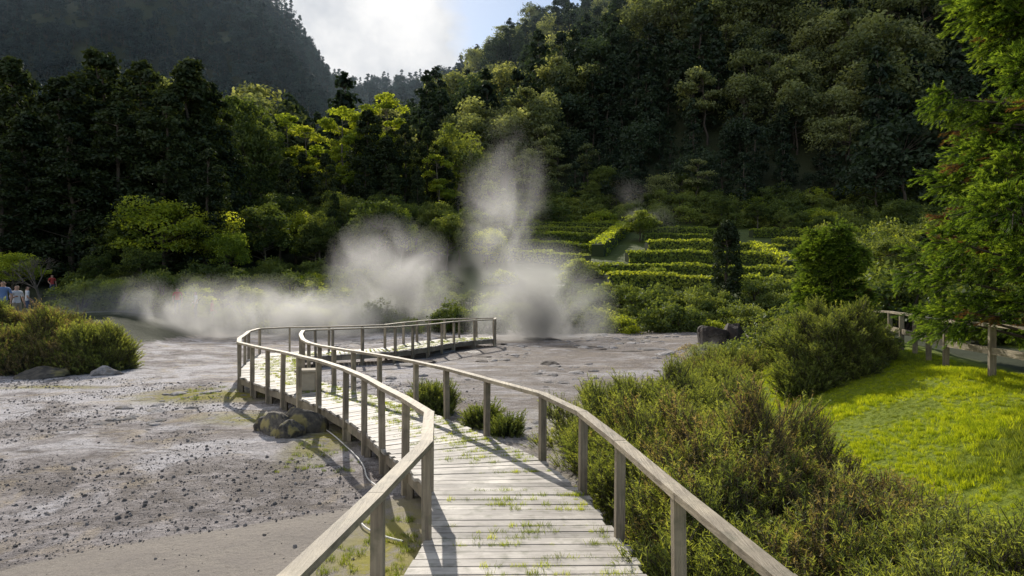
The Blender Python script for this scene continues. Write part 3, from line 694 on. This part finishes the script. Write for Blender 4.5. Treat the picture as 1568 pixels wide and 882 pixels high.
mb=MB()
def twig(p,d,l,r,k):
    q=p+d*l;tube(mb,p,q,r,r*.65,5)
    if k: 
        for _ in range(3): twig(q,unit(d+rng.normal(size=3)*.45),l*.72,r*.6,k-1)
for _ in range(3): twig(np.zeros(3),unit(np.array([U(-.4,.4),U(-.4,.4),1.])),1.2,.045,4)
obj('bare_tree',mb.mesh('bare_tree',[M_barkl]),(bp(65)*44,44,g1(bp(65)*44,44)-.2))

# ---------------------------------------------------------------- people
def cloth(name,c): return plain(name,c,.8,.15,30,.2)
M_skin=cloth('skin',(.45,.27,.19));M_hair=cloth('hair',(.05,.03,.02))
def person(name,x,y,rz,shirt,pants,h=1.72,hair=M_hair,armup=0):
    z0=g1(x,y)
    J={'pel':(0,0,.93),'sp':(0,.01,1.12),'ch':(0,0,1.32),'nk':(0,.01,1.46),'hd':(0,-.015,1.56),'ht':(0,-.01,1.66),
       'lh':(.10,0,.90),'lk':(.12,-.03,.50),'la':(.12,.02,.09),'lt':(.14,-.15,.04),'rh':(-.10,0,.90),'rk':(-.12,-.06,.50),'ra':(-.13,.05,.09),'rt':(-.15,-.12,.04),
       'ls':(.19,0,1.39),'le':(.26,.03,1.11),'lw':(.25,-.10 ,.88),'rs':(-.19,0,1.39),'re':(-.27,.0,1.12),'rw':(-.2,-.22,1.2 if armup else .95)}
    R_={'pel':.15,'sp':.135,'ch':.155,'nk':.055,'hd':.09,'ht':.075,'lh':.095,'lk':.06,'la':.042,'lt':.035,'rh':.095,'rk':.06,'ra':.042,'rt':.035,'ls':.065,'le':.042,'lw':.028,'rs':.065,'re':.042,'rw':.028}
    E=[('pel','sp'),('sp','ch'),('ch','nk'),('nk','hd'),('hd','ht'),('pel','lh'),('lh','lk'),('lk','la'),('la','lt'),('pel','rh'),('rh','rk'),('rk','ra'),('ra','rt'),('ch','ls'),('ls','le'),('le','lw'),('ch','rs'),('rs','re'),('re','rw')]
    ks=list(J);me=bpy.data.meshes.new(name+'_skel');me.from_pydata([J[k] for k in ks],[(ks.index(a),ks.index(b)) for a,b in E],[])
    o=obj(name+'_tmp',me);o.modifiers.new('s','SKIN')
    for i,k in enumerate(ks): 
        r=R_[k];me.skin_vertices[0].data[i].radius=(r,r*(.72 if k in('pel','sp','ch') else 1))
    me.skin_vertices[0].data[0].use_root=True
    sb=o.modifiers.new('b','SUBSURF');sb.levels=2;sb.render_levels=2
    dg=bpy.context.evaluated_depsgraph_get();nm=bpy.data.meshes.new_from_object(o.evaluated_get(dg))
    bpy.data.objects.remove(o)
    nm.materials.clear()
    for m_ in (shirt,pants,M_skin,hair): nm.materials.append(m_)
    for p in nm.polygons:
        c=p.center;p.use_smooth=True
        if c.z>1.445: p.material_index=3 if (c.z>1.62 or (c.y>.02 and c.z>1.5)) else 2
        elif abs(c.x)>.2 and c.z<1.2 : p.material_index=2
        elif c.z<.94: p.material_index=1
        else: p.material_index=0
        if c.z<.12: p.material_index=3
    s=h/1.72
    e=obj(name,nm,(x,y,z0),rot=(0,0,rz),scale=(s,s,s))
    mb=MB()
    for sd,w in ((1,np.array(J['lw'])),(-1,np.array(J['rw']))):
        dn=np.array([0,-.25,-1.]) if not(armup and sd<0) else np.array([.1,-1,.1]);dn/=np.linalg.norm(dn)
        tube(mb,w,w+dn*.09,.026,.036,8)
        sdv=np.array([0,1.,0]) if not(armup and sd<0) else np.array([1,0,0])
        for k_,l_ in enumerate((.065,.078,.074,.058)):
            b0=w+dn*.085+sdv*(k_-1.5)*.018;tube(mb,b0,b0+dn*l_*.55,.009,.008,6);tube(mb,b0+dn*l_*.55,b0+dn*l_+np.array([-sd*.015,0,0]),.008,.006,6)
        tube(mb,w+dn*.03,w+dn*.075-sdv*.045,.011,.008,6)
    tube(mb,(0,-.10,1.59),(0,-.125,1.565),.008,.014,6)
    for sd in (1,-1): tube(mb,(sd*.085,0,1.59),(sd*.093,.005,1.56),.014,.010,6)
    obj(name+'_hands_face',mb.mesh(name+'_hf',[M_skin]),parent=e)
    return e
wht=cloth('white_shirt',(.6,.6,.62));blu=cloth('blue_shirt',(.12,.2,.4));red=cloth('red_shirt',(.45,.06,.05));jn=cloth('jeans',(.06,.08,.14));kh=cloth('khaki',(.3,.25,.18))
person('standing_person',bp(5)*27,27,.5,blu,jn,1.78)
person('standing_person',bp(26)*27.6,27.6,1.2,wht,kh,1.68,armup=1)
person('standing_person',bp(42)*31,31,2.2,wht,jn,1.55)
person('standing_person',bp(80)*46,46,1,red,jn,1.5)
person('standing_person',bp(272)*40,40,.3,red,jn,1.65)
person('standing_person',bp(300)*40.5,40.5,-1,wht,jn,1.7)
person('standing_person',bp(325)*40,40,2,red,kh,1.6)

# ---------------------------------------------------------------- steam
def steam(px,py,d,sx,sy,sz,dens,ns=.5,tilt=0,seed=0,thr=.44,pw=1.5,str_=.85,bot=1.5,wid=.3):
    x=bp(px)*d;z=zt(py,d)
    m,nt,out=newmat('steam_%d'%seed)
    tc=N(nt,'ShaderNodeTexCoord').outputs['Object'];ln=N(nt,'ShaderNodeVectorMath',operation='LENGTH');L(nt,tc,ln.inputs[0])
    sp=N(nt,'ShaderNodeSeparateXYZ');L(nt,tc,sp.inputs[0])
    fall=math_(nt,'POWER',mapr(nt,ln.outputs['Value'],1.0,.05),pw)
    fall=math_(nt,'MULTIPLY',fall,mapr(nt,sp.outputs[2],-.8,1,bot,.4))
    pos=N(nt,'ShaderNodeNewGeometry').outputs['Position']
    mp=N(nt,'ShaderNodeMapping');mp.inputs['Location'].default_value=(seed*13.7,seed*5.1,seed*3.3);mp.inputs['Scale'].default_value=(1,1,str_);mp.inputs['Rotation'].default_value=(0,-tilt,0);L(nt,pos,mp.inputs[0])
    nz=noise(nt,mp.outputs[0],ns,4,.6,.6)
    d_=mapr(nt,nz,thr,thr+wid)
    d_=math_(nt,'MULTIPLY',math_(nt,'MULTIPLY',d_,fall),dens)
    vs=N(nt,'ShaderNodeVolumeScatter');vs.inputs['Color'].default_value=(.995,.995,1,1);vs.inputs['Anisotropy'].default_value=.5
    L(nt,d_,vs.inputs['Density']);L(nt,vs.outputs[0],out.inputs['Volume'])
    m.cycles.volume_step_rate=.9
    bm=bmesh.new();bmesh.ops.create_icosphere(bm,subdivisions=2,radius=1);me=bpy.data.meshes.new('steam_plume');bm.to_mesh(me);bm.free();me.materials.append(m)
    o=obj('steam_plume',me,(x,d,z),rot=(0,tilt,0),scale=(sx,sy,sz));return o
steam(290,503,36.5,11,2.0,3.2,2.0,.42,0,1,.36)
steam(510,495,38.5,7.0,1.9,2.6,2.0,.42,.25,2,.36)
steam(612,435,42,5.4,2.0,4.4,1.3,.38,.55,3,.37)
steam(825,488,36.5,4.6,1.9,4.8,2.2,.42,.12,4,.35)
steam(770,325,54,4.2,1.9,8.5,.75,.30,.06,5,.38,bot=1.1,str_=.6)
steam(1078,555,24.4,1.3,.8,1.3,1.2,1.0,.2,6,.38)
steam(985,322,84,6,2.2,3.4,.12,.25,.7,7,.38)

# thin air haze filling the far valley
m,nt,out=newmat('valley_air')
vs=N(nt,'ShaderNodeVolumeScatter');vs.inputs['Color'].default_value=(.68,.85,1,1);vs.inputs['Density'].default_value=.00022;vs.inputs['Anisotropy'].default_value=.2
L(nt,vs.outputs[0],out.inputs['Volume'])
bm=bmesh.new();bmesh.ops.create_cube(bm,size=1);bmesh.ops.scale(bm,vec=(1300,760,330),verts=bm.verts)
me=bpy.data.meshes.new('valley_haze');bm.to_mesh(me);bm.free();me.materials.append(m);obj('valley_haze',me,(0,530,105))

# ---------------------------------------------------------------- sky, sun, camera
AZ=math.radians(-14);EL=math.radians(31)
w=bpy.data.worlds.new('World');scene.world=w;w.use_nodes=True;nt=w.node_tree;nt.nodes.clear()
sk=N(nt,'ShaderNodeTexSky',sky_type='NISHITA');sk.sun_disc=False;sk.sun_elevation=EL;sk.sun_rotation=AZ;sk.dust_density=.25
tc=N(nt,'ShaderNodeTexCoord').outputs['Generated']
nz=noise(nt,mapping(nt,tc,(1,1,1.7)),3.2,8,.58,.4)
sx=N(nt,'ShaderNodeSeparateXYZ');L(nt,tc,sx.inputs[0])
bias=mapr(nt,sx.outputs[0],-.04,-.12,-.08,.30)
f=mapr(nt,math_(nt,'ADD',nz,bias),.55,.72)
cc=mixc(nt,mapr(nt,noise(nt,tc,6,6,.6),.35,.65),(4.8,5.1,5.6),(8.5,8.5,8.5))
c=mixc(nt,f,sk.outputs[0],cc)
bg=N(nt,'ShaderNodeBackground');L(nt,c,bg.inputs[0]);bg.inputs[1].default_value=.12
wo=N(nt,'ShaderNodeOutputWorld');L(nt,bg.outputs[0],wo.inputs[0])
s=Vector((math.sin(AZ)*math.cos(EL),math.cos(AZ)*math.cos(EL),math.sin(EL)))
ld=bpy.data.lights.new('sun','SUN');ld.energy=5;ld.angle=math.radians(.5);ld.color=(1,.94,.84)
lo=bpy.data.objects.new('sun',ld);COL.objects.link(lo);lo.rotation_euler=s.to_track_quat('Z','Y').to_euler();lo.location=(0,0,50)
cam=bpy.data.cameras.new('camera');cam.lens=24;cam.sensor_width=36;cam.clip_end=3000;cam.clip_start=.05
co=bpy.data.objects.new('camera',cam);COL.objects.link(co);co.location=(0,0,2.7);co.rotation_euler=(math.radians(90),0,0)
scene.camera=co
scene.view_settings.view_transform='Standard';scene.view_settings.look='None';scene.view_settings.exposure=0
